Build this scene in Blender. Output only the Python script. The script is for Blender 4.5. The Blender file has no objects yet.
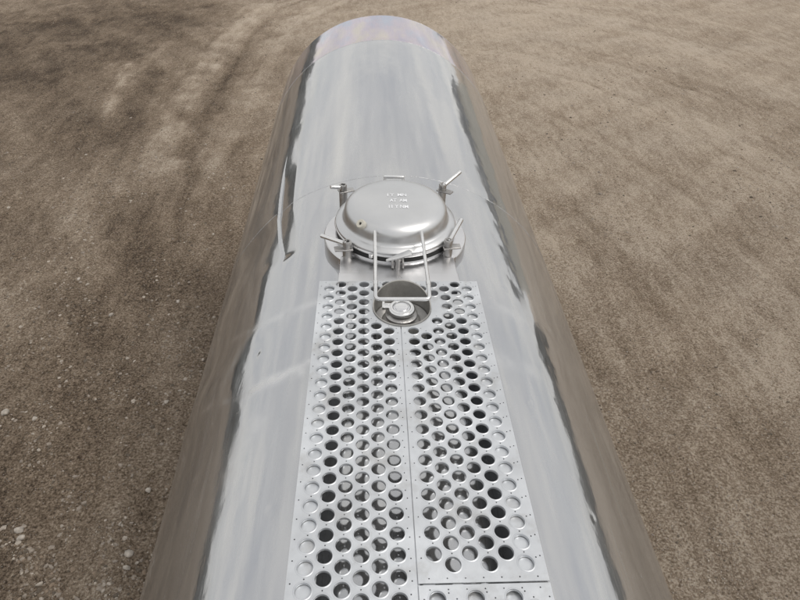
import bpy, bmesh, math, random
import numpy as np
from mathutils import Vector, Matrix
from mathutils.geometry import delaunay_2d_cdt
R_ = math.radians
random.seed(4); rng = np.random.default_rng(11)
scene = bpy.context.scene
C = scene.collection

# ------------------------------------------------------------------ camera
F = 601.0                                   # focal length in photo pixels (800 wide)
VPX, VPY = 369.0, -160.0                    # where lines along the tank converge
CAM = Vector((-0.1055, 0.0, 4.374))
_a = Vector((VPX-400, VPY-300, F)).normalized()
_d = (Vector((0, 1, 0)) - _a*_a.y).normalized()
_r = _d.cross(_a)
def ray(px, py):
    v = Vector((px-400, py-300, F))
    return Vector((v.dot(_r), v.dot(_a), -v.dot(_d))).normalized()
def P(px, py, z):
    v = ray(px, py); t = (z-CAM.z)/v.z
    return CAM + v*t
cam_d = bpy.data.cameras.new('camera'); cam = bpy.data.objects.new('camera', cam_d); C.objects.link(cam)
cx = Vector((_r.x, _a.x, -_d.x)); cy = -Vector((_r.y, _a.y, -_d.y)); cz = -Vector((_r.z, _a.z, -_d.z))
M = Matrix((cx, cy, cz)).transposed().to_4x4(); M.translation = CAM
cam.matrix_world = M
cam_d.sensor_width = 36; cam_d.lens = 36*F/800; cam_d.clip_end = 2000; cam_d.clip_start = 0.02
scene.camera = cam

# ------------------------------------------------------------------ world and sun
SUN_EL, SUN_AZ = 57.0, 120.0                # azimuth clockwise from +Y
w = bpy.data.worlds.new('World'); scene.world = w; w.use_nodes = True
nt = w.node_tree; nt.nodes.clear()
def N(nt, t, **kw):
    n = nt.nodes.new(t)
    for k, v in kw.items(): setattr(n, k, v)
    return n
out = N(nt, 'ShaderNodeOutputWorld'); bg = N(nt, 'ShaderNodeBackground'); bg.inputs[1].default_value = 0.1
sky = N(nt, 'ShaderNodeTexSky', sky_type='NISHITA', sun_disc=False)
sky.sun_elevation = R_(SUN_EL); sky.sun_rotation = R_(SUN_AZ); sky.dust_density = 2.5; sky.altitude = 100
tc = N(nt, 'ShaderNodeTexCoord'); sp = N(nt, 'ShaderNodeSeparateXYZ'); nt.links.new(tc.outputs['Generated'], sp.inputs[0])
mx = N(nt, 'ShaderNodeMath', operation='MAXIMUM'); nt.links.new(sp.outputs[2], mx.inputs[0]); mx.inputs[1].default_value = 0.0
ad = N(nt, 'ShaderNodeMath', operation='ADD'); nt.links.new(mx.outputs[0], ad.inputs[0]); ad.inputs[1].default_value = 0.18
dv = N(nt, 'ShaderNodeVectorMath', operation='DIVIDE'); nt.links.new(tc.outputs['Generated'], dv.inputs[0])
cb = N(nt, 'ShaderNodeCombineXYZ'); nt.links.new(ad.outputs[0], cb.inputs[0]); nt.links.new(ad.outputs[0], cb.inputs[1]); cb.inputs[2].default_value = 1
nt.links.new(cb.outputs[0], dv.inputs[1])
nz = N(nt, 'ShaderNodeTexNoise'); nz.inputs['Scale'].default_value = 1.5; nz.inputs['Detail'].default_value = 7; nz.inputs['Distortion'].default_value = 0.7
nt.links.new(dv.outputs[0], nz.inputs['Vector'])
rp = N(nt, 'ShaderNodeValToRGB'); rp.color_ramp.elements[0].position = 0.33; rp.color_ramp.elements[1].position = 0.62
rp.color_ramp.elements[0].color = (.72, .72, .72, 1); rp.color_ramp.elements[1].color = (.97, .97, .97, 1)
nt.links.new(nz.outputs['Fac'], rp.inputs[0])
nz2 = N(nt, 'ShaderNodeTexNoise'); nz2.inputs['Scale'].default_value = 3.1; nz2.inputs['Detail'].default_value = 5
nt.links.new(dv.outputs[0], nz2.inputs['Vector'])
rp2 = N(nt, 'ShaderNodeValToRGB'); rp2.color_ramp.elements[0].position = 0.3; rp2.color_ramp.elements[1].position = 0.7
rp2.color_ramp.elements[0].color = (8.6, 8.6, 8.7, 1); rp2.color_ramp.elements[1].color = (11.2, 10.9, 10.3, 1)
nt.links.new(nz2.outputs['Fac'], rp2.inputs[0])
mix = N(nt, 'ShaderNodeMixRGB'); nt.links.new(rp.outputs[0], mix.inputs[0]); nt.links.new(sky.outputs[0], mix.inputs[1]); nt.links.new(rp2.outputs[0], mix.inputs[2])
nt.links.new(mix.outputs[0], bg.inputs[0]); nt.links.new(bg.outputs[0], out.inputs[0])
sl = bpy.data.lights.new('sun', 'SUN'); sl.energy = 1.4; sl.angle = R_(20); sl.color = (1, .96, .9)
so = bpy.data.objects.new('sun', sl); C.objects.link(so)
sd = Vector((math.cos(R_(SUN_EL))*math.sin(R_(SUN_AZ)), math.cos(R_(SUN_EL))*math.cos(R_(SUN_AZ)), math.sin(R_(SUN_EL))))
so.rotation_euler = sd.to_track_quat('Z', 'Y').to_euler(); so.location = (0, 0, 12)
vs = scene.view_settings; vs.view_transform = 'Standard'; vs.look = 'None'; vs.gamma = 1; vs.exposure = 0; vs.use_curve_mapping = False
scene.cycles.max_bounces = 10; scene.cycles.glossy_bounces = 8; scene.cycles.diffuse_bounces = 4

# ------------------------------------------------------------------ helpers
def link(me, name, mat, parent=None, smooth=True, ang=35):
    o = bpy.data.objects.new(name, me); C.objects.link(o)
    if mat is not None: me.materials.append(mat)
    if parent is not None:
        o.parent = parent; o.matrix_parent_inverse = Matrix.Translation(-WORLD[parent.name]) if parent.name in WORLD else Matrix()
        WORLD[o.name] = Vector((0, 0, 0))
    if smooth:
        me.shade_smooth()
        if ang is not None: me.set_sharp_from_angle(angle=R_(ang))
    return o
WORLD = {}                                  # world offset of each root empty (meshes are written in world metres)
class MB:
    def __init__(s): s.v = []; s.f = []
    def add(s, vs, fs):
        n = len(s.v); s.v += [tuple(p) for p in vs]; s.f += [tuple(i+n for i in f) for f in fs]; return s
    def box(s, c, d, rot=None):
        vs = [Vector((x*d[0]/2, y*d[1]/2, z*d[2]/2)) for x in (-1, 1) for y in (-1, 1) for z in (-1, 1)]
        if rot is not None: vs = [rot @ v for v in vs]
        return s.add([Vector(c)+v for v in vs], [(0,1,3,2),(4,6,7,5),(0,4,5,1),(2,3,7,6),(0,2,6,4),(1,5,7,3)])
    def lathe(s, c, prof, n=48, rot=None, closed=False):
        vs = []
        for r, z in prof:
            for k in range(n):
                t = 2*math.pi*k/n; v = Vector((r*math.cos(t), r*math.sin(t), z))
                vs.append(Vector(c)+(rot @ v if rot is not None else v))
        m = len(prof); fs = []
        for i in range(m if closed else m-1):
            j = (i+1) % m
            for k in range(n): fs.append((i*n+k, i*n+(k+1) % n, j*n+(k+1) % n, j*n+k))
        if not closed:
            if prof[0][0] > 1e-6: fs.append(tuple(range(n))[::-1])
            if prof[-1][0] > 1e-6: fs.append(tuple((m-1)*n+k for k in range(n)))
        return s.add(vs, fs)
    def tube(s, pts, r, n=12, cap=True):
        pts = [Vector(p) for p in pts]; vs = []; fs = []; up = None
        for i, p in enumerate(pts):
            t = (pts[min(i+1, len(pts)-1)]-pts[max(i-1, 0)]).normalized()
            if up is None: up = t.orthogonal().normalized()
            up = (up - t*up.dot(t)).normalized(); sd_ = t.cross(up)
            rr = r[i] if isinstance(r, (list, tuple)) else r
            for k in range(n):
                a = 2*math.pi*k/n; vs.append(p+(up*math.cos(a)+sd_*math.sin(a))*rr)
        for i in range(len(pts)-1):
            for k in range(n): fs.append((i*n+k, i*n+(k+1) % n, (i+1)*n+(k+1) % n, (i+1)*n+k))
        if cap: fs.append(tuple(range(n))[::-1]); fs.append(tuple((len(pts)-1)*n+k for k in range(n)))
        return s.add(vs, fs)
    def prism(s, poly, z0, z1):
        n = len(poly); vs = [(x, y, z0) for x, y in poly]+[(x, y, z1) for x, y in poly]
        return s.add(vs, [tuple(range(n))[::-1], tuple(range(n, 2*n))]+[(i, (i+1) % n, (i+1) % n+n, i+n) for i in range(n)])
    def mesh(s, name):
        me = bpy.data.meshes.new(name); me.from_pydata(s.v, [], s.f); me.update()
        bm = bmesh.new(); bm.from_mesh(me); bmesh.ops.recalc_face_normals(bm, faces=bm.faces); bm.to_mesh(me); bm.free()
        return me
    def build(s, name, mat, parent=None, bevel=0, **kw):
        o = link(s.mesh(name), name, mat, parent, **kw)
        if bevel:
            b = o.modifiers.new('bevel', 'BEVEL'); b.width = bevel; b.segments = 2; b.limit_method = 'ANGLE'; b.angle_limit = R_(40)
        return o
def fillet(pts, rad, n=6):                  # polyline with rounded corners
    pts = [Vector(p) for p in pts]; o = [pts[0]]
    for a, b, c in zip(pts, pts[1:], pts[2:]):
        u = (a-b).normalized(); v = (c-b).normalized(); p, q = b+u*rad, b+v*rad
        for k in range(n+1):
            t = k/n; o.append(p*(1-t)**2+b*2*t*(1-t)+q*t*t)
    return o+[pts[-1]]
NT = {}
def vnoise(x, y, seed=0):                   # numpy value noise, -1..1
    if seed not in NT: NT[seed] = np.random.default_rng(seed).uniform(-1, 1, (256, 256))
    T = NT[seed]
    xi = np.floor(x).astype(int); yi = np.floor(y).astype(int); fx = x-xi; fy = y-yi
    fx = fx*fx*fx*(fx*(fx*6-15)+10); fy = fy*fy*fy*(fy*(fy*6-15)+10)
    g = lambda i, j: T[i % 256, j % 256]
    return (g(xi, yi)*(1-fx)+g(xi+1, yi)*fx)*(1-fy)+(g(xi, yi+1)*(1-fx)+g(xi+1, yi+1)*fx)*fy
def fbm(x, y, seed=0, oct=4):
    s = 0; a = 1
    for k in range(oct): s = s+a*vnoise(x*2**k+k*17.3, y*2**k-k*9.1, seed+k); a *= .5
    return s
def segdist(X, Y, poly):
    d = np.full(X.shape, 1e9)
    for (ax, ay), (bx, by) in zip(poly, poly[1:]):
        vx, vy = bx-ax, by-ay; t = np.clip(((X-ax)*vx+(Y-ay)*vy)/(vx*vx+vy*vy), 0, 1)
        d = np.minimum(d, np.hypot(X-ax-t*vx, Y-ay-t*vy))
    return d

# ------------------------------------------------------------------ materials
def newmat(name):
    m = bpy.data.materials.new(name); m.use_nodes = True; nt = m.node_tree
    return m, nt, nt.nodes['Principled BSDF']
def noise_node(nt, scale, detail=4, sv=(1, 1, 1), rough=.55, rot=0):
    tc = N(nt, 'ShaderNodeTexCoord'); mp = N(nt, 'ShaderNodeMapping'); mp.inputs['Scale'].default_value = sv; mp.inputs['Rotation'].default_value = (0, 0, rot)
    n = N(nt, 'ShaderNodeTexNoise'); n.inputs['Scale'].default_value = scale; n.inputs['Detail'].default_value = detail; n.inputs['Roughness'].default_value = rough
    nt.links.new(tc.outputs['Object'], mp.inputs[0]); nt.links.new(mp.outputs[0], n.inputs['Vector']); return n.outputs['Fac']
def ramp(nt, fac, stops):
    r = N(nt, 'ShaderNodeValToRGB'); e = r.color_ramp.elements
    while len(e) < len(stops): e.new(.5)
    for el, (p, c) in zip(e, stops): el.position = p; el.color = (c, c, c, 1) if not isinstance(c, tuple) else (*c, 1)
    nt.links.new(fac, r.inputs[0]); return r.outputs[0]
def mixc(nt, fac, a, b, mode='MIX'):
    m = N(nt, 'ShaderNodeMixRGB', blend_type=mode)
    for i, v in enumerate((fac, a, b)):
        if isinstance(v, (int, float)): m.inputs[i].default_value = v if i == 0 else (v, v, v, 1)
        elif isinstance(v, tuple): m.inputs[i].default_value = (*v, 1)
        else: nt.links.new(v, m.inputs[i])
    return m.outputs[0]
def bump(nt, h, dist, strength=1, normal=None):
    b = N(nt, 'ShaderNodeBump'); b.inputs['Distance'].default_value = dist; b.inputs['Strength'].default_value = strength
    nt.links.new(h, b.inputs['Height'])
    if normal is not None: nt.links.new(normal, b.inputs['Normal'])
    return b.outputs[0]
def attr(nt, name):
    a = N(nt, 'ShaderNodeAttribute'); a.attribute_name = name; return a.outputs['Fac']

def metal(name, col, r0, r1, scale=40, sv=(1, 1, 1), met=1.0, bd=0.0, bs=60, var=.12):
    m, nt, b = newmat(name)
    f = noise_node(nt, scale, 4, sv); f2 = noise_node(nt, scale*.23, 5, sv)
    b.inputs['Metallic'].default_value = met
    dark = tuple(c*(1-var) for c in col); lite = tuple(min(1, c*(1+var*.6)) for c in col)
    nt.links.new(ramp(nt, f2, [(.3, dark), (.7, lite)]), b.inputs['Base Color'])
    nt.links.new(ramp(nt, f, [(.3, r0), (.7, r1)]), b.inputs['Roughness'])
    if bd: nt.links.new(bump(nt, noise_node(nt, bs, 3, sv), bd), b.inputs['Normal'])
    return m
# polished stainless of the tank shell: long brushed streaks, haze, scuffs
m_shell, nt, b = newmat('polished_stainless_shell')
st = noise_node(nt, 5, 6, (6, .35, 6)); st2 = noise_node(nt, 26, 4, (5, .25, 5)); cl = noise_node(nt, 1.6, 5)
scf = attr(nt, 'scuff')
b.inputs['Metallic'].default_value = 1
c1 = ramp(nt, st, [(.3, (.47, .48, .497)), (.7, (.545, .552, .56))])
nt.links.new(mixc(nt, scf, c1, (.74, .74, .735)), b.inputs['Base Color'])
rr = ramp(nt, st2, [(.3, .035), (.7, .10)])
rr = mixc(nt, ramp(nt, cl, [(.45, 0), (.8, .4)]), rr, .18)
nt.links.new(mixc(nt, scf, rr, .42), b.inputs['Roughness'])
bn = bump(nt, noise_node(nt, 16, 3, (1, .5, 1)), .00030)
bn = bump(nt, noise_node(nt, 70, 2, (1, .3, 1)), .00010, 1, bn)
nt.links.new(bn, b.inputs['Normal'])
dd = N(nt, 'ShaderNodeBsdfDiffuse'); dd.inputs[0].default_value = (.5, .48, .45, 1)
ms = N(nt, 'ShaderNodeMixShader'); nt.links.new(ramp(nt, cl, [(.3, .035), (.75, .10)]), ms.inputs[0])
# fine brushing: a second, wider lobe over the polish
gl2 = N(nt, 'ShaderNodeBsdfAnisotropic'); gl2.inputs['Roughness'].default_value = .38; nt.links.new(b.inputs['Base Color'].links[0].from_socket, gl2.inputs['Color'])
ms2 = N(nt, 'ShaderNodeMixShader'); nt.links.new(ramp(nt, st, [(.3, .10), (.7, .26)]), ms2.inputs[0]); nt.links.new(b.outputs[0], ms2.inputs[1]); nt.links.new(gl2.outputs[0], ms2.inputs[2])
nt.links.new(ms2.outputs[0], ms.inputs[1]); nt.links.new(dd.outputs[0], ms.inputs[2])
spk = ramp(nt, noise_node(nt, 38, 6, (1, .7, 1), .75), [(.62, 0), (.76, .22)]); cur = ms.inputs[0].links[0].from_socket
nt.links.new(mixc(nt, 1.0, cur, spk, 'ADD'), ms.inputs[0])
nt.links.new(ms.outputs[0], nt.nodes['Material Output'].inputs[0])

m_tint = m_shell.copy(); m_tint.name = 'lavender_tan_stainless'; nt = m_tint.node_tree; b = nt.nodes['Principled BSDF']
nt.links.new(ramp(nt, noise_node(nt, 2.6, 3, (2.5, .7, 2.5)), [(.32, (.41, .45, .58)), (.5, (.54, .45, .53)), (.68, (.62, .54, .46))]), b.inputs['Base Color'])  # far shell section: base colour varies from bluish lavender through pink to tan
m_plate = metal('walkway_aluminium', (.68, .70, .725), .36, .52, 55, met=.82, bd=.0005, bs=90, var=.08)
nt = m_plate.node_tree; b = nt.nodes['Principled BSDF']; src = b.inputs['Base Color'].links[0].from_socket
dirt = ramp(nt, noise_node(nt, 7, 8, rough=.7), [(.52, 0), (.72, .6)]); blot = ramp(nt, noise_node(nt, 2.6, 5), [(.35, .80), (.65, 1.05)])
nt.links.new(mixc(nt, dirt, mixc(nt, 1.0, src, blot, 'MULTIPLY'), (.36, .345, .32)), b.inputs['Base Color'])
m_lid = metal('satin_stainless_lid', (.60, .605, .61), .33, .42, 14, met=1, bd=.0004, bs=7, var=.10)
m_bright = metal('bright_stainless', (.72, .72, .73), .08, .2, 40, met=1, bd=.0003, bs=30, var=.06)
m_satin = metal('satin_stainless', (.66, .66, .67), .26, .38, 25, met=1, bd=.0003, bs=12, var=.08)
m_cast = metal('cast_stainless', (.46, .45, .44), .3, .5, 80, met=1, bd=.0012, bs=160, var=.22)
m_rod = metal('ground_rod_steel', (.74, .74, .74), .14, .28, 60, met=1, bd=.0003, bs=90, var=.1)
m_wall = metal('dull_pipe_steel', (.40, .39, .37), .4, .6, 60, met=.9, bd=.001, bs=140, var=.25)
m_weld = metal('weld_bead', (.60, .60, .61), .18, .3, 120, met=1, bd=.0015, bs=220, var=.25)
def plain(name, col, rough, var=.2, scale=20, bd=0):
    m, nt, b = newmat(name); f = noise_node(nt, scale, 4)
    nt.links.new(ramp(nt, f, [(.3, tuple(c*(1-var) for c in col)), (.7, tuple(min(1, c*(1+var)) for c in col))]), b.inputs['Base Color'])
    b.inputs['Roughness'].default_value = rough
    if bd: nt.links.new(bump(nt, f, bd), b.inputs['Normal'])
    return m
m_under = plain('painted_shade_underside', (.10, .10, .10), .8)  # shade of the cavity below the holes, painted as near-black on panel undersides
m_rubber = plain('black_rubber', (.02, .02, .02), .7)
m_paint = plain('white_marking_paint', (.74, .75, .77), .6, .08)
m_cream = plain('pale_plastic_plug', (.50, .48, .42), .5, .1)
m_frame = plain('dark_chassis_paint', (.04, .04, .045), .5)

# ------------------------------------------------------------------ ground
GX = np.concatenate([-np.geomspace(400, 17.2, 16), np.linspace(-17, 19, 521), np.geomspace(19.3, 400, 16)])
GY = np.concatenate([-np.geomspace(400, 2.2, 16), np.linspace(-2, 30, 461), np.geomspace(30.3, 400, 16)])
X, Yg = np.meshgrid(GX, GY, indexing='ij')
def gl(pts): return [tuple(P(x, y, 0)[:2]) for x, y in pts]
lt = np.zeros_like(X); dk = np.zeros_like(X)
def band(acc, pts, wdt, amp, sd):
    d = segdist(X, Yg, gl(pts)) + .38*wdt*fbm(X*3.4, Yg*3.4, sd, 4)
    acc += amp*(.75+.35*fbm(X*2.2, Yg*2.2, sd+300, 3))/(1+np.clip(d/(wdt*1.05), 0, 9)**5)
# tyre tracks and scraped streaks: pale compacted ridges and darker damp ruts
band(lt, [(262,4),(232,30),(208,62),(180,100),(163,140),(150,180)], .30, .9, 1)
band(lt, [(330,0),(280,30),(252,75),(232,120),(205,160)], .34, .5, 2)
band(lt, [(130,64),(112,90),(106,112)], .12, .75, 3)
band(lt, [(118,150),(100,190),(60,250),(0,330)], .35, .35, 7)
band(dk, [(300,10),(268,24),(236,66),(216,100),(180,150)], .26, .7, 4)
band(dk, [(150,70),(128,118),(116,150)], .26, .55, 5)
band(dk, [(0,40),(60,22),(120,10),(178,12)], 1.6, .75, 6)
band(dk, [(0,80),(70,58),(140,40),(170,22)], .8, .8, 8)
band(dk, [(270,30),(292,42),(300,50)], .25, .6, 9)
band(lt, [(480,20),(560,0),(640,-10)], 1.3, .5, 12)
band(lt, [(560,5),(640,30),(720,60),(800,95)], .5, .45, 13)
band(dk, [(560,45),(620,58),(680,80),(740,92),(800,108)], .3, .55, 14)
band(dk, [(540,0),(640,15),(760,35),(800,45)], .5, .5, 15)
band(lt, [(520,60),(600,90),(700,130),(800,190)], .5, .4, 16)
band(lt, [(520,150),(620,210),(700,300),(790,380)], .3, .55, 17)
band(dk, [(570,230),(640,300),(700,370),(780,450)], .22, .5, 18)
band(dk, [(560,180),(610,240),(650,270)], .3, .45, 19)
band(lt, [(540,235),(610,280),(680,345),(720,380)], .16, .6, 20)
band(dk, [(600,360),(680,460),(740,560)], .25, .45, 21)
band(dk, [(170,190),(130,300),(60,420),(20,560)], .4, .35, 22)
band(lt, [(190,400),(120,480),(60,580)], .4, .3, 23)
# thin tread lines and scrape marks running along the tracks
thin = np.zeros_like(X)
def treads(pts, spread, n, seed, wid=.05):
    q_ = np.array(gl(pts)); tg = np.gradient(q_, axis=0); nr = np.stack([-tg[:, 1], tg[:, 0]], 1); nr /= np.linalg.norm(nr, axis=1)[:, None]
    rg = np.random.default_rng(seed)
    for k in range(n):
        off = rg.uniform(-spread, spread); d = segdist(X, Yg, [tuple(p) for p in q_+nr*off])+.05*fbm(X*1.3, Yg*1.3, seed+k, 2)
        thin[...] += rg.choice([-1, 1])*rg.uniform(.45, 1)*np.clip(.55+.8*fbm(X*.8, Yg*.8, seed+40+k, 3), 0, 1.2)*np.exp(-np.clip(d/(wid*rg.uniform(.8, 2)), -4, 4)**2)
treads([(300,-8),(262,6),(232,32),(208,64),(180,102),(163,142),(150,185),(130,240)], .75, 12, 500)
treads([(360,-10),(290,22),(255,72),(234,118),(205,165),(180,215)], .6, 9, 540)
treads([(160,40),(128,68),(111,92),(103,118),(92,160),(60,220)], .45, 8, 580)
treads([(0,30),(70,14),(140,4),(220,-8)], 1.6, 8, 620, .09)
treads([(0,330),(60,262),(110,200),(150,150)], .8, 8, 660)
treads([(470,40),(540,52),(620,72),(700,100),(800,150)], 1.7, 16, 700, .06)
treads([(500,5),(600,14),(700,34),(800,62)], 2.2, 14, 760, .08)
treads([(480,100),(560,140),(640,200),(720,280),(800,370)], 1.1, 14, 820)
treads([(540,200),(600,265),(660,350),(730,450),(800,560)], .8, 10, 880, .04)
n1 = fbm(X*.22, Yg*.22, 31, 4); n2 = fbm(X*1.1, Yg*1.1, 41, 4)
th = math.radians(-38); U = X*math.cos(th)-Yg*math.sin(th); V = X*math.sin(th)+Yg*math.cos(th)
streakR = fbm(U*.35, V*2.6, 51, 4)
th = math.radians(55); U = X*math.cos(th)-Yg*math.sin(th); V = X*math.sin(th)+Yg*math.cos(th)
streakL = fbm(V*2.4, U*.4, 61, 4)
side = 1/(1+np.exp(-(X+.22*Yg-.4)*.9))       # soil colour darker left of the tank, paler right
streak = streakR*side+streakL*(1-side)
tone = .33+.38*side+.05*np.clip((Yg-4)/12, 0, 1)*(1-side)+.46*lt*(1-.55*side)-.34*dk*(1-.45*side)+.10*side*np.clip((Yg-5)/14, 0, 1)+.13*thin+.12*streak*(1-.4*side)+.05*n2+.04*n1
Z = .012*n2+.02*n1+.016*streak+.028*np.clip(lt, 0, 1)-.022*dk+.012*thin
Z = Z+.006*fbm(X*5, Yg*5, 71, 3)
fade = np.exp(-np.clip(np.maximum(abs(X-1)-18, abs(Yg-13)-17), 0, 60)/6); Z = Z*fade - .05
nx, ny = X.shape
me = bpy.data.meshes.new('ground'); idx = np.arange(nx*ny).reshape(nx, ny)
q = np.stack([idx[:-1, :-1], idx[1:, :-1], idx[1:, 1:], idx[:-1, 1:]], -1).reshape(-1, 4)
me.from_pydata(np.stack([X, Yg, Z], -1).reshape(-1, 3), [], q.tolist()); me.update()
at = me.attributes.new('tone', 'FLOAT', 'POINT'); at.data.foreach_set('value', np.clip(tone, 0, 1).astype(np.float32).ravel())
at = me.attributes.new('right_side', 'FLOAT', 'POINT'); at.data.foreach_set('value', side.astype(np.float32).ravel())
m_ground, nt, b = newmat('dry_dirt_ground')
t0 = attr(nt, 'tone')
fine = noise_node(nt, 15, 8, rough=.72); mid = noise_node(nt, 2.3, 6); grit = noise_node(nt, 48, 5, rough=.8)
s1 = N(nt, 'ShaderNodeMath', operation='MULTIPLY_ADD'); nt.links.new(fine, s1.inputs[0]); s1.inputs[1].default_value = .95; nt.links.new(t0, s1.inputs[2])
s2 = N(nt, 'ShaderNodeMath', operation='MULTIPLY_ADD'); nt.links.new(mid, s2.inputs[0]); s2.inputs[1].default_value = .22; nt.links.new(s1.outputs[0], s2.inputs[2])
s3 = N(nt, 'ShaderNodeMath', operation='MULTIPLY_ADD'); nt.links.new(grit, s3.inputs[0]); s3.inputs[1].default_value = 3.3; nt.links.new(s2.outputs[0], s3.inputs[2])
kR = noise_node(nt, 7, 8, (1, .25, 1), .72, R_(-52)); kL = noise_node(nt, 7, 8, (1, .25, 1), .72, R_(35))
kk = mixc(nt, attr(nt, 'right_side'), kL, kR)
s5 = N(nt, 'ShaderNodeMath', operation='MULTIPLY_ADD'); nt.links.new(kk, s5.inputs[0]); s5.inputs[1].default_value = .95; nt.links.new(s3.outputs[0], s5.inputs[2])
s4 = N(nt, 'ShaderNodeMath', operation='SUBTRACT'); nt.links.new(s5.outputs[0], s4.inputs[0]); s4.inputs[1].default_value = 2.68
s6 = N(nt, 'ShaderNodeMath', operation='MULTIPLY_ADD'); nt.links.new(s4.outputs[0], s6.inputs[0]); s6.inputs[1].default_value = 1.0; s6.inputs[2].default_value = .015
gc = ramp(nt, s6.outputs[0], [(0, (.058, .041, .028)), (.2, (.140, .101, .068)), (.5, (.255, .192, .135)), (.8, (.38, .30, .222)), (1, (.56, .465, .365))])
gc = mixc(nt, 1.0, gc, (.985, .995, 1.01), 'MULTIPLY'); hue = noise_node(nt, .7, 4)
gc = mixc(nt, ramp(nt, hue, [(.35, 0), (.7, .35)]), gc, mixc(nt, 1.0, gc, (.95, .99, 1.05), 'MULTIPLY'))
# embedded grit and small stones
vo = N(nt, 'ShaderNodeTexVoronoi'); vo.inputs['Scale'].default_value = 42; tcv = N(nt, 'ShaderNodeTexCoord'); nt.links.new(tcv.outputs['Object'], vo.inputs['Vector'])
stone = ramp(nt, vo.outputs['Distance'], [(.16, 1), (.28, 0)])
sepc = N(nt, 'ShaderNodeSeparateColor'); nt.links.new(vo.outputs['Color'], sepc.inputs[0])
pick = ramp(nt, sepc.outputs[0], [(.52, 0), (.56, 1)])
pk = mixc(nt, 1.0, stone, pick, 'MULTIPLY')
stc = ramp(nt, sepc.outputs[1], [(0, (.10, .085, .075)), (.45, (.30, .26, .22)), (1, (.50, .46, .42))])
nt.links.new(mixc(nt, mixc(nt, 1.0, pk, .75, 'MULTIPLY'), gc, stc), b.inputs['Base Color'])
b.inputs['Roughness'].default_value = .95; b.inputs['Specular IOR Level'].default_value = .2
h1 = bump(nt, fine, .05, .8); h2 = bump(nt, grit, .03, 1, h1); h3 = bump(nt, pk, .006, 1, h2)
nt.links.new(h3, b.inputs['Normal'])
g = link(me, 'ground', m_ground, ang=None); g['kind'] = 'structure'
def ground_z(x, y):
    i = int(np.clip(np.searchsorted(GX, x)-1, 0, nx-2)); j = int(np.clip(np.searchsorted(GY, y)-1, 0, ny-2))
    return float(Z[i:i+2, j:j+2].mean())

# ------------------------------------------------------------------ tank
AX, AZ, TR = .02, 2.17, .93
TRY = lambda y: TR+.018*(y-3.0)          # the barrel widens a little towards its far end
tank = bpy.data.objects.new('tank_trailer', None); C.objects.link(tank); tank.location = (AX, 2.0, -.05)
tank['label'] = 'long polished stainless steel tank with round hatch and perforated walkway on top'; tank['category'] = 'tank trailer'
WORLD['tank_trailer'] = Vector((AX, 2.0, -.05))
def hit(px, py):                            # photo pixel -> (theta, y) on the shell
    v = ray(px, py); o = CAM-Vector((AX, 0, AZ)); A = v.x**2+v.z**2; B = o.x*v.x+o.z*v.z; yy = 2.5
    for _ in range(4):
        Cc = o.x**2+o.z**2-TRY(yy)**2; t = (-B-math.sqrt(max(B*B-A*Cc, 0)))/A; p = o+v*t; yy = p.y
    return math.atan2(p.x, p.z), p.y
SEAM1, SEAM2, YEND, YREAR = 2.66, 4.97, 5.76, -2.2
ths = np.radians(np.concatenate([np.linspace(-180, -84, 33), np.linspace(-83.6, -52, 80), np.linspace(-51.8, -18, 230), np.linspace(-17.7, 83.6, 260), np.linspace(84, 180, 33)]))
def shell_r(T, Yy):
    r = TRY(Yy)+0*T
    s = T*TR
    r = r+.0020*fbm(s*1.5, Yy*.8, 101, 2)+.0006*fbm(s*5, Yy*2.2, 111, 2)+.00022*fbm(s*16, Yy*6, 121, 2)
    for ys in (SEAM1, SEAM2, .2): r = r-.0006*np.exp(-((Yy-ys)/.05)**2)
    r = r-.006*np.clip((Yy-SEAM2)/(YEND-SEAM2), 0, 1)**2
    # creased dent low on the left flank beside the hatch: sharp lower crease, long facet up to the crown
    pts = sorted((y, t*TR) for t, y in (hit(x, q_) for x, q_ in ((284,172),(279.5,200),(277,218),(279,238),(283,258))))
    u = s-np.interp(Yy, [p[0] for p in pts], [p[1] for p in pts]); yA, yB = pts[0][0], pts[-1][0]
    env = 1/(1+np.exp(-(Yy-yA)/.014))/(1+np.exp((Yy-yB+.02)/.06))
    sm = lambda q_: q_*q_*(3-2*q_)
    prof = np.where(u < .002, sm(np.clip((u+.001)/.003, 0, 1)), 1-np.clip((u-.002)/.098, 0, 1))
    r = r-.0118*prof*env
    pts = [(t*TR, y) for t, y in (hit(x, q_) for x, q_ in ((266,275),(262,300),(258,330)))]
    r = r+.003*np.exp(-(segdist(s, Yy, pts)/.06)**2)
    for x, y, dep, wd in ((531,403,.0013,.008),(575,425,.0012,.007),(594,518,.0007,.008),(258,353,.0018,.012),(270,510,.0015,.015),(505,290,.0015,.012),(548,330,.0015,.02)):
        t, yy = hit(x, y); r = r-dep*np.exp(-(((s-t*TR)/wd)**2+((Yy-yy)/wd)**2))
    # the left side is slightly pushed in beside the hatch and bulges below it
    for x, y, dep, ws, wy in ((254,240,-.013,.22,.22),(206,395,.012,.22,.16)):
        t, yy = hit(x, y); r = r+dep*np.exp(-(((s-t*TR)/ws)**2+((Yy-yy)/wy)**2))
    # wrinkled edge on the right flank
    wr = [(t*TR, y) for t, y in (hit(x, y) for x, y in ((486,160),(500,240),(520,310),(545,360)))]
    r = r+.0006*np.exp(-(segdist(s, Yy, wr)/.05)**2)*fbm(s*28, Yy*10, 131, 2)
    return r
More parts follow.
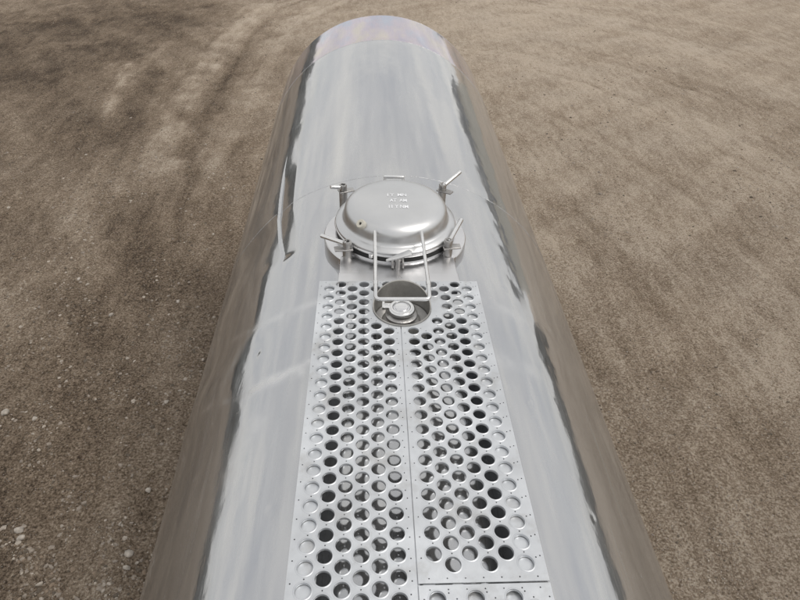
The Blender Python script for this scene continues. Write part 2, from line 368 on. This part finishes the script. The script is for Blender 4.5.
def shell(name, y0, y1, step):
    ys = np.linspace(y0, y1, max(2, int((y1-y0)/step)))
    T, Yy = np.meshgrid(ths, ys, indexing='ij'); r = shell_r(T, Yy)
    V = np.stack([AX+r*np.sin(T), Yy, AZ+r*np.cos(T)], -1).reshape(-1, 3); n, m = T.shape
    idx = np.arange(n*m).reshape(n, m); f = np.stack([idx[:-1, :-1], idx[:-1, 1:], idx[1:, 1:], idx[1:, :-1]], -1).reshape(-1, 4)
    me = bpy.data.meshes.new(name); me.from_pydata(V, [], f.tolist()); me.update()
    s = T*TR; sc = np.zeros_like(s)
    for px, wd, am in ((((205,412),(240,398),(262,383),(300,366),(330,352)), .016, .45), (((232,342),(258,328),(285,314),(318,302)), .022, .35),
                       (((250,392),(300,372)), .02, .5), (((228,380),(244,345),(262,320)), .03, .3), (((232,470),(252,425)), .05, .35),
                       (((500,360),(535,372)), .03, .3), (((480,300),(520,318)), .03, .25)):
        pl = [(t*TR, y) for t, y in (hit(*p) for p in px)]
        sc += am*np.exp(-(segdist(s, Yy, pl)/wd)**2)*np.clip(.7+.6*fbm(s*20, Yy*20, 141, 3), 0, 1.2)
    a = me.attributes.new('scuff', 'FLOAT', 'POINT'); a.data.foreach_set('value', np.clip(sc, 0, .9).astype(np.float32).ravel())
    o = link(me, name, m_shell, tank, ang=None)
    # outward normals
    if me.polygons[len(me.polygons)//2].normal.dot(Vector(me.polygons[len(me.polygons)//2].center)-Vector((AX, me.polygons[len(me.polygons)//2].center.y, AZ))) < 0: me.flip_normals()
    return o
sh0 = shell('shell', YREAR, .2, .05); shA = shell('shell', .2, SEAM1, .012); sh1 = shell('shell', SEAM1, SEAM2, .016); sh2 = shell('shell', SEAM2, YEND, .02); sh2.data.materials[0] = m_tint
def head(yc, sgn):                          # rounded end cap of the tank
    r0 = TRY(yc)-(.006 if sgn > 0 else 0); k = .035
    prof = [(r0-k*(1-math.cos(a)), k*math.sin(a)) for a in np.linspace(0, math.pi/2*.8, 8)]
    rl, zl = prof[-1]
    prof += [(rl*math.cos(a), zl+.18*math.sin(a)) for a in np.linspace(.12, math.pi/2, 14)]
    rot = Matrix.Rotation(R_(-90*sgn), 3, 'X')
    return MB().lathe((AX, yc, AZ), prof, 160, rot).build('end_cap', m_shell, tank, ang=None)
head(YEND, 1); head(YREAR, -1)
def seam(y, parent, lo=-100, hi=100, gap=None):
    pts = []
    for t in np.radians(np.linspace(lo, hi, 160)):
        r = float(shell_r(np.array([t]), np.array([y]))[0])+.0002
        pts.append((AX+r*math.sin(t), y, AZ+r*math.cos(t)))
    MB().tube(pts, [.0009+.0002*math.sin(i*1.7) for i in range(len(pts))], 8).build('weld_seam', m_weld, parent, ang=None)
seam(SEAM1, shA); seam(SEAM2, sh1); seam(.2, sh0)

# ------------------------------------------------------------------ hatch
LX, LY, ZT = 0.0, 2.10, 3.08
LID_Z = ZT+.090
collar = MB().lathe((LX, LY, 0), [(.286, 2.98), (.286, ZT+.026), (.283, ZT+.030), (.247, ZT+.037), (.2402, ZT+.037), (.2402, 2.98)], 128, closed=True).build('hatch_collar', m_satin, tank)
MB().lathe((LX, LY, 0), [(.2395, 2.98), (.2395, ZT+.046), (.2385, ZT+.0475), (.237, ZT+.0475), (.236, ZT+.046), (.236, 2.98)], 128, closed=True).build('hatch_neck', m_satin, tank)
MB().lathe((LX, LY, 0), [(.231, ZT+.040), (.236, ZT+.044), (.236, ZT+.062), (.231, ZT+.068), (.2, ZT+.068), (.2, ZT+.04)], 128, closed=True).build('gasket', m_rubber, tank)
DOME = [(.2370, LID_Z-.022), (.2385, LID_Z-.018), (.2385, LID_Z-.008), (.2365, LID_Z-.004), (.230, LID_Z-.002), (.226, LID_Z+.002), (.217, LID_Z+.004), (.211, LID_Z+.007), (.207, LID_Z+.014), (.2045, LID_Z+.026),
        (.203, LID_Z+.042), (.199, LID_Z+.058), (.192, LID_Z+.071), (.181, LID_Z+.081), (.165, LID_Z+.089), (.14, LID_Z+.0955), (.11, LID_Z+.101), (.075, LID_Z+.105), (.04, LID_Z+.1075), (.0001, LID_Z+.1085)]
DOME = [(a, LID_Z+(b-LID_Z)*.86 if b > LID_Z+.02 else b) for a, b in DOME]
lid = MB().lathe((LX, LY, 0), [(.0001, LID_Z-.022)]+DOME, 128).build('hatch_lid', m_lid, tank, ang=60)
def dome_z(x, y):
    r = math.hypot(x-LX, y-LY); pr = sorted(DOME[8:]); return float(np.interp(r, [p[0] for p in pr], [p[1] for p in pr]))
# rolled bead on the lid edge
MB().lathe((LX, LY, 0), [(.2385+.0035*math.cos(a), LID_Z-.019+.0045*math.sin(a)) for a in np.linspace(0, 2*math.pi, 10, endpoint=False)], 128, closed=True).build('rolled_edge', m_bright, lid)
# plug on the dome
pp = P(360, 232, LID_Z+.035); pv = Vector((pp.x-LX, pp.y-LY, 0)).normalized()
base = Vector((LX, LY, LID_Z+.062))+pv*.197; rot = (pv+Vector((0, 0, 1.1))).to_track_quat('Z', 'Y').to_matrix()
MB().lathe(base, [(.0175, -.02), (.0175, .008), (.0155, .011), (.0065, .011), (.0055, .004), (.0001, .003)], 32, rot).build('vent_plug', m_cream, lid)
MB().lathe(base+(rot @ Vector((0, 0, .0045))), [(.0052, 0), (.0052, .0012), (.0001, .0013)], 16, rot).build('plug_opening', m_rubber, lid)
# worn white lettering, three lines
def lettering(txt, cxp, cyp, hgt, wid):
    cu = bpy.data.curves.new('t', 'FONT'); cu.body = txt; cu.size = 1; cu.align_x = 'CENTER'; cu.offset = .018; cu.resolution_u = 2
    o = bpy.data.objects.new('t', cu); C.objects.link(o); dg = bpy.context.evaluated_depsgraph_get()
    me = bpy.data.meshes.new_from_object(o.evaluated_get(dg)); bpy.data.objects.remove(o)
    bm = bmesh.new(); bm.from_mesh(me); bmesh.ops.subdivide_edges(bm, edges=[e for e in bm.edges if e.calc_length() > .3], cuts=2); bmesh.ops.triangulate(bm, faces=bm.faces); bm.to_mesh(me); bm.free()
    xs = [v.co.x for v in me.vertices]; w0 = max(xs)-min(xs); ce = (max(xs)+min(xs))/2
    for v in me.vertices:
        x = cxp+(v.co.x-ce)/w0*wid; y = cyp+v.co.y/.7*hgt; v.co = (x, y, dome_z(x, y)+.0012)
    return link(me, 'lettering', m_paint, lid, smooth=False)
for txt, px, py, wd in (('I Y  MN', 396.8, 195.2, .074), ('AT  AM', 398.2, 200.2, .066), ('11 Y NM', 398.6, 205.4, .074)):
    p = P(px, py, LID_Z+.104); lettering(txt, p.x, p.y-.006, .020, wd)
# hinge bracket behind the lid
hb = MB(); hy = LY+.252; hz = 3.236
hb.box((LX+.001, hy, hz), (.088, .014, .011)); hb.box((LX-.038, hy, hz-.05), (.011, .012, .092)); hb.box((LX+.040, hy, hz-.05), (.011, .012, .092))
hb.box((LX+.001, hy-.016, LID_Z-.034), (.11, .07, .014))
hb.build('hinge_bracket', m_rod, tank, bevel=.002)
# clamps: threaded post with nut, lever rod and ear plate
def clamp(post_px, zpost, lever_px, zlev, ear, name='hatch_clamp'):
    root_p = P(*post_px, zpost); c = root_p; ang = Vector((c.x-LX, c.y-LY, 0)).normalized()
    z0 = ZT+.026
    o = MB().lathe((c.x, c.y, 0), [(.0178, z0-.06), (.0178, z0+.004), (.0178, z0+.040), (.0165, z0+.044), (.0115, z0+.045), (.0115, z0+.052), (.0165, z0+.053), (.0168, z0+.076), (.015, z0+.080), (.0098, z0+.080), (.009, z0+.073), (.0001, z0+.073)], 28).build(name, m_cast, tank, ang=50)
    MB().lathe((c.x, c.y, z0+.0735), [(.0088, 0), (.0088, .0012), (.0001, .0013)], 16).build('socket', m_rubber, o)
    e = P(*lever_px, zlev); s = Vector((c.x, c.y, z0+.066)); dr = (e-s).normalized()
    MB().tube([s+dr*.004, s+dr*.03, e-dr*.004, e], [.0105, .0088, .0088, .0070], 14).build('lever', m_rod, o, ang=60)
    rt = Matrix.Rotation(ear, 3, 'Z')
    MB().add([rt @ Vector(p)+Vector((c.x, c.y, z0+.0455)) for p in ((-.02,-.020,0),(.048,-.015,0),(.048,.015,0),(-.02,.020,0),(-.02,-.020,.0065),(.048,-.015,.0065),(.048,.015,.0065),(-.02,.020,.0065))],
             [(0,3,2,1),(4,5,6,7),(0,1,5,4),(1,2,6,5),(2,3,7,6),(3,0,4,7)]).build('ear_plate', m_cast, o, bevel=.0015)
    if c.y < LY: MB().box((c.x, c.y, ZT+.018), (.054, .046, .03), Matrix.Rotation(math.atan2(ang.y, ang.x), 3, 'Z')).build('foot_lug', m_bright, o, bevel=.003)
    return o
clamp((347.5,259), ZT+.026, (321,235.5), LID_Z+.012, R_(190))
clamp((447,257.5), ZT+.026, (461.5,219.5), LID_Z+.03, R_(5))
clamp((343.5,201), ZT+.026, (330.5,187), LID_Z+.012, R_(20))
clamp((441.5,200), ZT+.026, (460.5,171.5), LID_Z+.045, R_(-35))
# front swing bolt with wing
fz = ZT+.062; fy = LY-.268
sb = MB().lathe((LX, fy, 0), [(.010, fz-.03), (.010, fz+.012), (.0125, fz+.014), (.0125, fz+.024), (.008, fz+.026), (.0001, fz+.026)], 20).build('swing_bolt', m_cast, tank)
wg = MB(); rt = Matrix.Rotation(R_(14), 3, 'Z') @ Matrix.Rotation(R_(-14), 3, 'Y')
wg.add([rt @ Vector(p)+Vector((LX+.004, fy+.002, fz+.027)) for p in ((-.05,-.004,0),(-.012,-.012,0),(.042,-.018,0),(.05,.0,0),(.044,.016,0),(-.01,.012,0),(-.05,.006,0))]+
       [rt @ Vector(p)+Vector((LX+.004, fy+.002, fz+.034)) for p in ((-.05,-.004,0),(-.012,-.012,0),(.042,-.018,0),(.05,.0,0),(.044,.016,0),(-.01,.012,0),(-.05,.006,0))],
       [tuple(range(7))[::-1], tuple(range(7, 14))]+[(i, (i+1) % 7, (i+1) % 7+7, i+7) for i in range(7)])
wg.build('wing', m_rod, sb, bevel=.0015)
fk = MB(); fk.box((LX-.019, fy+.016, fz-.004), (.008, .046, .026)); fk.box((LX+.019, fy+.016, fz-.004), (.008, .046, .026)); fk.box((LX, fy+.034, fz-.004), (.046, .012, .022))
fk.build('fork', m_cast, sb, bevel=.002)
for px in (371,): 
    p = P(px, 255.5, LID_Z-.016); MB().lathe((p.x, p.y, p.z), [(.009, -.006), (.009, .004), (.007, .006), (.004, .006), (.004, .002), (.0001, .002)], 20).build('edge_lug', m_rod, lid)
# the closed lid sits on its gasket a little high at the hinge
TILT = Matrix.Translation((0, LY-.2385, LID_Z-.02)) @ Matrix.Rotation(R_(3), 4, 'X') @ Matrix.Translation((0, -(LY-.2385), -(LID_Z-.02)))
for q_ in [lid]+list(lid.children): q_.data.transform(TILT)
# U-shaped lifting bail
hw = .0865; y0 = LY-.190; zb = LID_Z+.060; x0 = P(398.7, 237, zb).x
bail = fillet([(x0-hw, y0, zb), (x0-hw, 1.575, zb-.004), (x0-hw, 1.525, zb-.018), (x0+hw, 1.525, zb-.018), (x0+hw, 1.575, zb-.004), (x0+hw, y0, zb)], .014)
MB().tube(bail, .0064, 14).build('lifting_bail', m_rod, lid, ang=60)
for s in (-1, 1): MB().tube([(x0+s*hw, 1.60, zb-.004), (x0+s*hw, 1.582, zb-.0055)], .0082, 12).build('bail_sleeve', m_rod, lid)

# ------------------------------------------------------------------ walkway
ZP = 3.13; PT = .004; HW = .28; YT = 1.738; YS = .6414
WX, WY, WR = .005, 1.585, .099
fp = MB()                                   # folded platform in front of the hatch
fp.box((LX+.002, 1.825, ZP-.013), (.43, .165, .006)); fp.box((LX+.002, 1.7465, ZP-.038), (.43, .006, .05)); fp.box((LX+.002, 1.772, ZP-.0085), (.434, .055, .003))
fp.build('hatch_platform', m_satin, tank, bevel=.0015)
CP, RP, HR = .0402, .0505, .0177
def circle(cx, cy, r, n, ph=0): return [(cx+r*math.cos(ph+2*math.pi*k/n), cy+r*math.sin(ph+2*math.pi*k/n)) for k in range(n)]
def panel(outline, holes, pins):
    loops = [outline]+[circle(x, y, HR, 28) for x, y in holes]+[circle(x, y, .0019, 6) for x, y in pins]
    vs, es = [], []
    for lp in loops:
        n = len(vs); k = len(lp); vs += [Vector(p) for p in lp]; es += [(n+a, n+(a+1) % k) for a in range(k)]
    V2, _, F2, *_r = delaunay_2d_cdt(vs, es, [], 0, 1e-6)
    hc = np.array([(x, y, HR) for x, y in holes]+[(x, y, .0019) for x, y in pins])
    ol = np.array(outline); o2 = np.roll(ol, -1, 0)
    def keep(f):
        c = sum((V2[q] for q in f), Vector((0, 0)))/len(f)
        if (np.hypot(hc[:, 0]-c.x, hc[:, 1]-c.y) < hc[:, 2]).any(): return False
        cr = (ol[:, 1] > c.y) != (o2[:, 1] > c.y)
        xx = ol[cr, 0]+(c.y-ol[cr, 1])/(o2[cr, 1]-ol[cr, 1])*(o2[cr, 0]-ol[cr, 0])
        return int((xx > c.x).sum()) % 2 == 1
    F2 = [tuple(f) for f in F2 if keep(f)]
    n = len(V2); h = PT/2; cnt = {}
    for f in F2:
        for a, b_ in zip(f, f[1:]+f[:1]): cnt[(a, b_)] = cnt.get((a, b_), 0)+1
    walls = [(a, b_, b_+n, a+n) for a, b_ in cnt if (b_, a) not in cnt]
    me = bpy.data.meshes.new('walkway_panel')
    me.from_pydata([(v.x, v.y, h) for v in V2]+[(v.x, v.y, -h) for v in V2], [], F2+[tuple(q+n for q in f)[::-1] for f in F2]+walls); me.update()
    bm = bmesh.new(); bm.from_mesh(me); bmesh.ops.recalc_face_normals(bm, faces=bm.faces); bmesh.ops.delete(bm, geom=[v for v in bm.verts if not v.link_faces], context='VERTS'); bm.to_mesh(me); bm.free()
    mb = MB()
    prof = [(HR-.0004, -.0045), (HR-.0004, .0024), (HR+.0004, .0034), (HR+.0016, .0036), (HR+.0030, .0028), (HR+.0042, .0014), (HR+.0008, -.001), (HR+.0008, -.0045)]
    for x, y in holes: mb.lathe((x, y, 0), prof, 28, closed=True)
    bm = bmesh.new(); bm.from_mesh(me); bm.from_mesh(mb.mesh('r')); bm.to_mesh(me); bm.free()
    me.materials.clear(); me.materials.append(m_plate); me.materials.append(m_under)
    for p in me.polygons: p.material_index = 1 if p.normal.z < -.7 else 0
    return me
def build_panel(x_in, x_out, y0, y1, cols, notch, rows0=1.692):
    s = 1 if x_out > x_in else -1
    if notch:
        ddx = abs(x_in-WX); dy = math.sqrt(WR**2-ddx**2)
        a0 = math.atan2(dy, x_in-WX); arc = []
        # from upper to lower meeting point, going round the outer side
        a_up = math.atan2(dy, x_in-WX); a_dn = math.atan2(-dy, x_in-WX)
        if s < 0: a_dn += 2*math.pi
        for t in np.linspace(a_up, a_dn, 24): arc.append((WX+WR*math.cos(t), WY+WR*math.sin(t)))
        outline = [(x_out, y0), (x_out, y1), (x_in, y1)]+arc+[(x_in, y0)]
    else: outline = [(x_out, y0), (x_out, y1), (x_in, y1), (x_in, y0)]
    holes = []; pins = []
    for k, cxp in cols:
        for i in range(-2, 60):
            y = rows0-i*RP-(RP/2 if k % 2 else 0)
            if y > y1-.0205 or y < y0+.024: continue
            if notch and math.hypot(cxp-WX, y-WY) < WR+HR+.004: continue
            holes.append((cxp, y))
    i = 0; y = y1-.03
    while y > y0+.01:
        for xx in (x_out-s*.0085, x_in+s*.010):
            if (not notch or math.hypot(xx-WX, y-WY) > WR+.008) and all(math.hypot(xx-a, y-b_) > HR+.006 for a, b_ in holes): pins.append((xx, y))
        y -= RP
    n = 7
    for i in range(n):
        xx = x_in+(x_out-x_in)*(i+.6)/(n+.2)
        for yy in (y0+.010, y1-.010):
            if all(math.hypot(xx-a, yy-b_) > HR+.006 for a, b_ in holes) and (not notch or math.hypot(xx-WX, yy-WY) > WR+.008): pins.append((xx, yy))
    ok = []
    for p in pins:
        if all(math.hypot(p[0]-a, p[1]-b_) > .009 for a, b_ in ok) and y0+.005 < p[1] < y1-.005: ok.append(p)
    for x, y in holes:                      # tiny punched grip points between the holes
        for dx, dy in ((0, RP/2), (CP*.60, RP*.25)):
            p = (x+dx, y+dy)
            if abs(p[0]-x_in) > .008 and abs(p[0]-x_out) > .008 and p[1] < y1-.008 and (not notch or math.hypot(p[0]-WX, p[1]-WY) > WR+.006) and \
               all(math.hypot(p[0]-a, p[1]-b_) > HR+.0050 for a, b_ in holes) and all(math.hypot(p[0]-a, p[1]-b_) > .007 for a, b_ in ok): ok.append(p)
    me = panel(outline, holes, ok)
    return me
left_cols = [(k, -HW+.037+CP*k) for k in range(6)]
right_cols = [(k+1, -HW+.3167+CP*k) for k in range(6)]
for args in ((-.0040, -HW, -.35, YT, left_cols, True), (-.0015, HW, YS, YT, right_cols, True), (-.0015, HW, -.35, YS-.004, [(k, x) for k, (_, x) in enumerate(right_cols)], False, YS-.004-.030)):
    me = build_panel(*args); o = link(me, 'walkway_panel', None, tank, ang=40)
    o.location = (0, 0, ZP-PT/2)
# the shell drops away under the walkway: edge rails carry the outer row, a web runs under the joint
def rail(s):
    x = s*HW; xi = s*(HW-.062); m = MB(); n = 40
    ys = np.linspace(-.35, YT, n)
    zb = lambda xx: AZ+math.sqrt(TR**2-(xx-AX)**2)-.075
    prof = [(x-s*.001, zb(x)), (x-s*.001, ZP-PT-.0045), (xi, ZP-PT-.0045), (xi, ZP-PT-.0075), (x-s*.004, ZP-PT-.0075), (x-s*.004, zb(x))]
    vs = [(a, y, z) for y in ys for a, z in prof]; k = len(prof)
    m.add(vs, [(i*k+j, i*k+(j+1) % k, (i+1)*k+(j+1) % k, (i+1)*k+j) for i in range(n-1) for j in range(k)]+[tuple(range(k)), tuple((n-1)*k+j for j in range(k))])
    m.build('walkway_rail', m_plate, tank, smooth=False)
rail(-1); rail(1)
MB().box((-.003, .58, ZP-PT-.024), (.010, 1.80, .046)).build('centre_web', m_plate, tank)
for y in (.62,): MB().box((.14, y, ZP-PT-.003-.011), (.26, .03, .005)).build('cross_strip', m_plate, tank)

# ------------------------------------------------------------------ valve in its well
m = MB(); n = 64; vs = []
zt = lambda y: ZP+.004+.042*np.clip((y-(WY-.01))/(WR+.01), 0, 1)**1.0
for r, top in ((WR-.001, 1), (WR-.005, 1), (WR-.005, 0), (WR-.001, 0)):
    for k in range(n):
        t = 2*math.pi*k/n; y = WY+r*math.sin(t); vs.append((WX+r*math.cos(t), y, zt(y) if top else 3.055))
m.add(vs, [(i*n+k, i*n+(k+1) % n, ((i+1) % 4)*n+(k+1) % n, ((i+1) % 4)*n+k) for i in range(4) for k in range(n)])
m.build('valve_well', m_wall, tank)
MB().lathe((WX, WY, 3.072), [(WR-.006, 0), (WR-.007, .012), (.07, .008), (.03, .006), (.0001, .006)], 48).build('well_floor', m_bright, tank)
VX, VY = WX-.002, WY-.012
val = MB().lathe((VX, VY, 3.078), [(0.0655, 0), (0.0655, .010), (0.0610, .013), (0.0339, .014), (0.0316, .022), (0.0497, .026), (0.0542, .030), (0.0542, .038), (0.0497, .042), (0.0294, .043), (0.0294, .052), (0.0001, .052)], 48).build('valve', m_cast, tank, ang=40)
MB().lathe((VX, VY, 3.126), [(0.0271, 0), (0.0407, .001), (0.0452, .005), (0.0452, .013), (0.0407, .018), (0.0350, .020), (0.0305, .018), (0.0288, .010)], 48).build('clamp_ring', m_rod, val, ang=50)
MB().lathe((VX, VY, 3.128), [(0.0288, 0), (0.0299, .012), (0.0282, .016), (0.0215, .0195), (0.0113, .0205), (0.0001, .0205)], 40).build('cap', m_bright, val, ang=50)
tb = MB(); tb.tube([(VX-.030, VY+.004, 3.137), (VX-.064, VY+.010, 3.140)], .0075, 12); tb.box((VX-.060, VY+.010, 3.1405), (.010, .034, .012)); tb.build('wing_nut', m_rod, val, bevel=.0015)
tb = MB(); tb.box((VX-.047, VY-.001, 3.139), (.026, .009, .011)); tb.box((VX-.045, VY+.016, 3.139), (.024, .007, .011)); tb.build('clamp_jaw', m_rod, val, bevel=.0015)

# ------------------------------------------------------------------ what carries the tank
for y in (-1.2, 4.6):
    for s in (-1, 1):
        MB().box((AX+s*.55, y, .66), (.16, .2, 1.44)).build('support_leg', m_frame, tank, bevel=.01)
        MB().box((AX+s*.55, y, -.045), (.36, .36, .03)).build('foot_plate', m_frame, tank, bevel=.005)

# ------------------------------------------------------------------ surroundings mirrored in the shell
m_leaf = plain('tree_belt_foliage', (.075, .085, .085), .9, .4, .6)
m_bark = plain('bark', (.06, .05, .04), .9)
def belt(name, arcs, label):
    mb = MB()
    for a0, a1, dist, h0, h1, n in arcs:
        for k in range(n):
            a = R_(a0+(a1-a0)*(k+random.random())/n); d = dist*random.uniform(.9, 1.15)
            h = random.uniform(h0, h1); x, y = d*math.sin(a), d*math.cos(a)
            mb.tube([(x, y, -.3), (x, y, h*.5)], [.25, .12], 6)
            for j in range(70):
                u, v, wv = random.gauss(0, 1), random.gauss(0, 1), random.gauss(0, 1); l = math.sqrt(u*u+v*v+wv*wv)+1e-6
                r = random.random()**.4; cxx, cyy, czz = x+u/l*r*h*.34, y+v/l*r*h*.34, h*.5+wv/l*r*h*.48
                sz = h*random.uniform(.08, .17)
                ax = Vector((random.gauss(0, 1), random.gauss(0, 1), random.gauss(0, 1))).normalized(); R3 = Matrix.Rotation(random.uniform(0, 6), 3, ax)
                vs = [Vector(p)*sz*random.uniform(.7, 1.3) for p in ((1,0,0),(-1,0,0),(0,1,0),(0,-1,0),(0,0,1),(0,0,-1))]
                mb.add([R3 @ p+Vector((cxx, cyy, czz)) for p in vs], [(0,2,4),(2,1,4),(1,3,4),(3,0,4),(2,0,5),(1,2,5),(3,1,5),(0,3,5)])
    o = mb.build(name, m_leaf, smooth=False); o['kind'] = 'stuff'; o['label'] = label; o['category'] = 'trees'
belt('tree_belt', [(44, 165, 62, 3.6, 5.8, 130), (-165, -12, 58, 3.0, 5.4, 170), (-12, 14, 75, 4, 7, 18)], 'dark belt of far trees mirrored along the flanks of the tank')
m_pale = plain('pale_sheet_wall', (.55, .55, .5), .6, .06); m_roof = plain('dark_sheet_roof', (.05, .055, .06), .5)
ang = R_(29); shc = Vector((48*math.sin(ang), 48*math.cos(ang), 0)); rz = Matrix.Rotation(-R_(29), 3, 'Z')
shed = bpy.data.objects.new('shed', None); C.objects.link(shed); shed.location = (*shc[:2], -.05); WORLD['shed'] = Vector((*shc[:2], -.05))
shed['label'] = 'low pale shed with dark roof mirrored at the far right edge of the tank'; shed['category'] = 'shed'
MB().box(shc+Vector((0, 0, 2.3)), (16, 8, 4.7), rz).build('wall', m_pale, shed, smooth=False)
MB().add([shc+rz @ Vector(p) for p in ((-8.5,-4.6,4.6),(8.5,-4.6,4.6),(8.5,4.6,4.6),(-8.5,4.6,4.6),(-8.5,0,7.2),(8.5,0,7.2))], [(0,1,5,4),(2,3,4,5),(0,4,3),(1,2,5),(0,3,2,1)]).build('roof', m_roof, shed, smooth=False)

# ------------------------------------------------------------------ stones
def stone_geo(mb, c, r, flat=.6):
    R3 = Matrix.Rotation(random.uniform(0, 6.28), 3, 'Z')
    t = (1+5**.5)/2
    ico = [(-1,t,0),(1,t,0),(-1,-t,0),(1,-t,0),(0,-1,t),(0,1,t),(0,-1,-t),(0,1,-t),(t,0,-1),(t,0,1),(-t,0,-1),(-t,0,1)]
    fs = [(0,11,5),(0,5,1),(0,1,7),(0,7,10),(0,10,11),(1,5,9),(5,11,4),(11,10,2),(10,7,6),(7,1,8),(3,9,4),(3,4,2),(3,2,6),(3,6,8),(3,8,9),(4,9,5),(2,4,11),(6,2,10),(8,6,7),(9,8,1)]
    sx, sy = random.uniform(.8, 1.25), random.uniform(.65, 1)
    vs = [R3 @ Vector((p[0]*sx, p[1]*sy, p[2]*flat))*(r/1.9)*random.uniform(.6, 1.2)+Vector(c) for p in ico]
    mb.add(vs, fs)
m_stone = plain('pale_limestone', (.34, .305, .265), .9, .35, 30, .01)
m_grav = []
for nm, col in (('grey_gravel', (.235, .20, .165)), ('brown_gravel', (.19, .145, .105)), ('pale_gravel', (.33, .29, .245)), ('dark_gravel', (.10, .08, .06))): m_grav.append(plain(nm, col, .9, .25, 40, .006))
for px, py, r, lab in ((6,413,.048,'large pale stone by the left edge of the picture, alone on bare dirt'), (35,419,.034,'pale flat stone just right of the large one near the left edge'),
        (129,554,.05,'biggest pale stone left of the tank, near the bottom of the picture'), (18,530,.04,'pale oblong stone near the lower left corner, upper of a pair'),
        (21,537,.036,'pale stone near the lower left corner, lower of a pair'), (111,315,.034,'angular pale stone in the middle of the dirt left of the tank'),
        (166,402,.034,'pale rounded stone close to the left flank of the tank'), (148,490,.032,'small pale stone in the gravel left of the tank, halfway down its lower flank'),
        (127,569,.03,'pale stone just below the biggest one left of the tank'), (178,301,.034,'pale buff stone beside the left flank below the hatch'),
        (79,280,.03,'pale oval stone on the dirt far left of the hatch')):
    p = P(px, py, -.05); mb = MB(); stone_geo(mb, (p.x, p.y, ground_z(p.x, p.y)+r*.12), r)
    me = mb.mesh('stone'); bm = bmesh.new(); bm.from_mesh(me); bmesh.ops.subdivide_edges(bm, edges=bm.edges, cuts=1, smooth=.25, fractal=.5, use_grid_fill=True); bm.to_mesh(me); bm.free()
    o = link(me, 'stone', m_stone, ang=None); o['label'] = lab; o['category'] = 'stone'; o['group'] = 'pale stones on the dirt'
packs = [MB() for _ in m_grav]
def scatter(n, xr, yr, r0, r1, wts, dens=None):
    for _ in range(n):
        px, py = random.uniform(*xr), random.uniform(*yr); p = P(px, py, -.05)
        if dens is not None and random.random() > dens(px, py): continue
        r = r0*(r1/r0)**(random.random()**2.6)
        stone_geo(packs[random.choices(range(4), wts)[0]], (p.x, p.y, ground_z(p.x, p.y)-r*.05), r, random.uniform(.45, .75))
clump = lambda px, py: max(0, min(1, .45+1.1*float(fbm(np.array([px/38.]), np.array([py/38.]), 201, 3)[0])))
scatter(13000, (-40, 240), (150, 640), .0045, .028, (5, 4, 2.4, 3), clump)
scatter(15000, (480, 840), (120, 640), .004, .016, (5, 4, 2.2, 4), clump)
scatter(7000, (-40, 840), (0, 240), .009, .034, (4, 4, 1.6, 4), clump)
for pk_, mt, nm in zip(packs, m_grav, ('grey gravel', 'brown gravel', 'pale gravel', 'dark gravel')):
    o = pk_.build('gravel', mt, smooth=False); o['kind'] = 'stuff'; o['label'] = 'loose '+nm+' scattered over the dirt'; o['category'] = 'gravel'
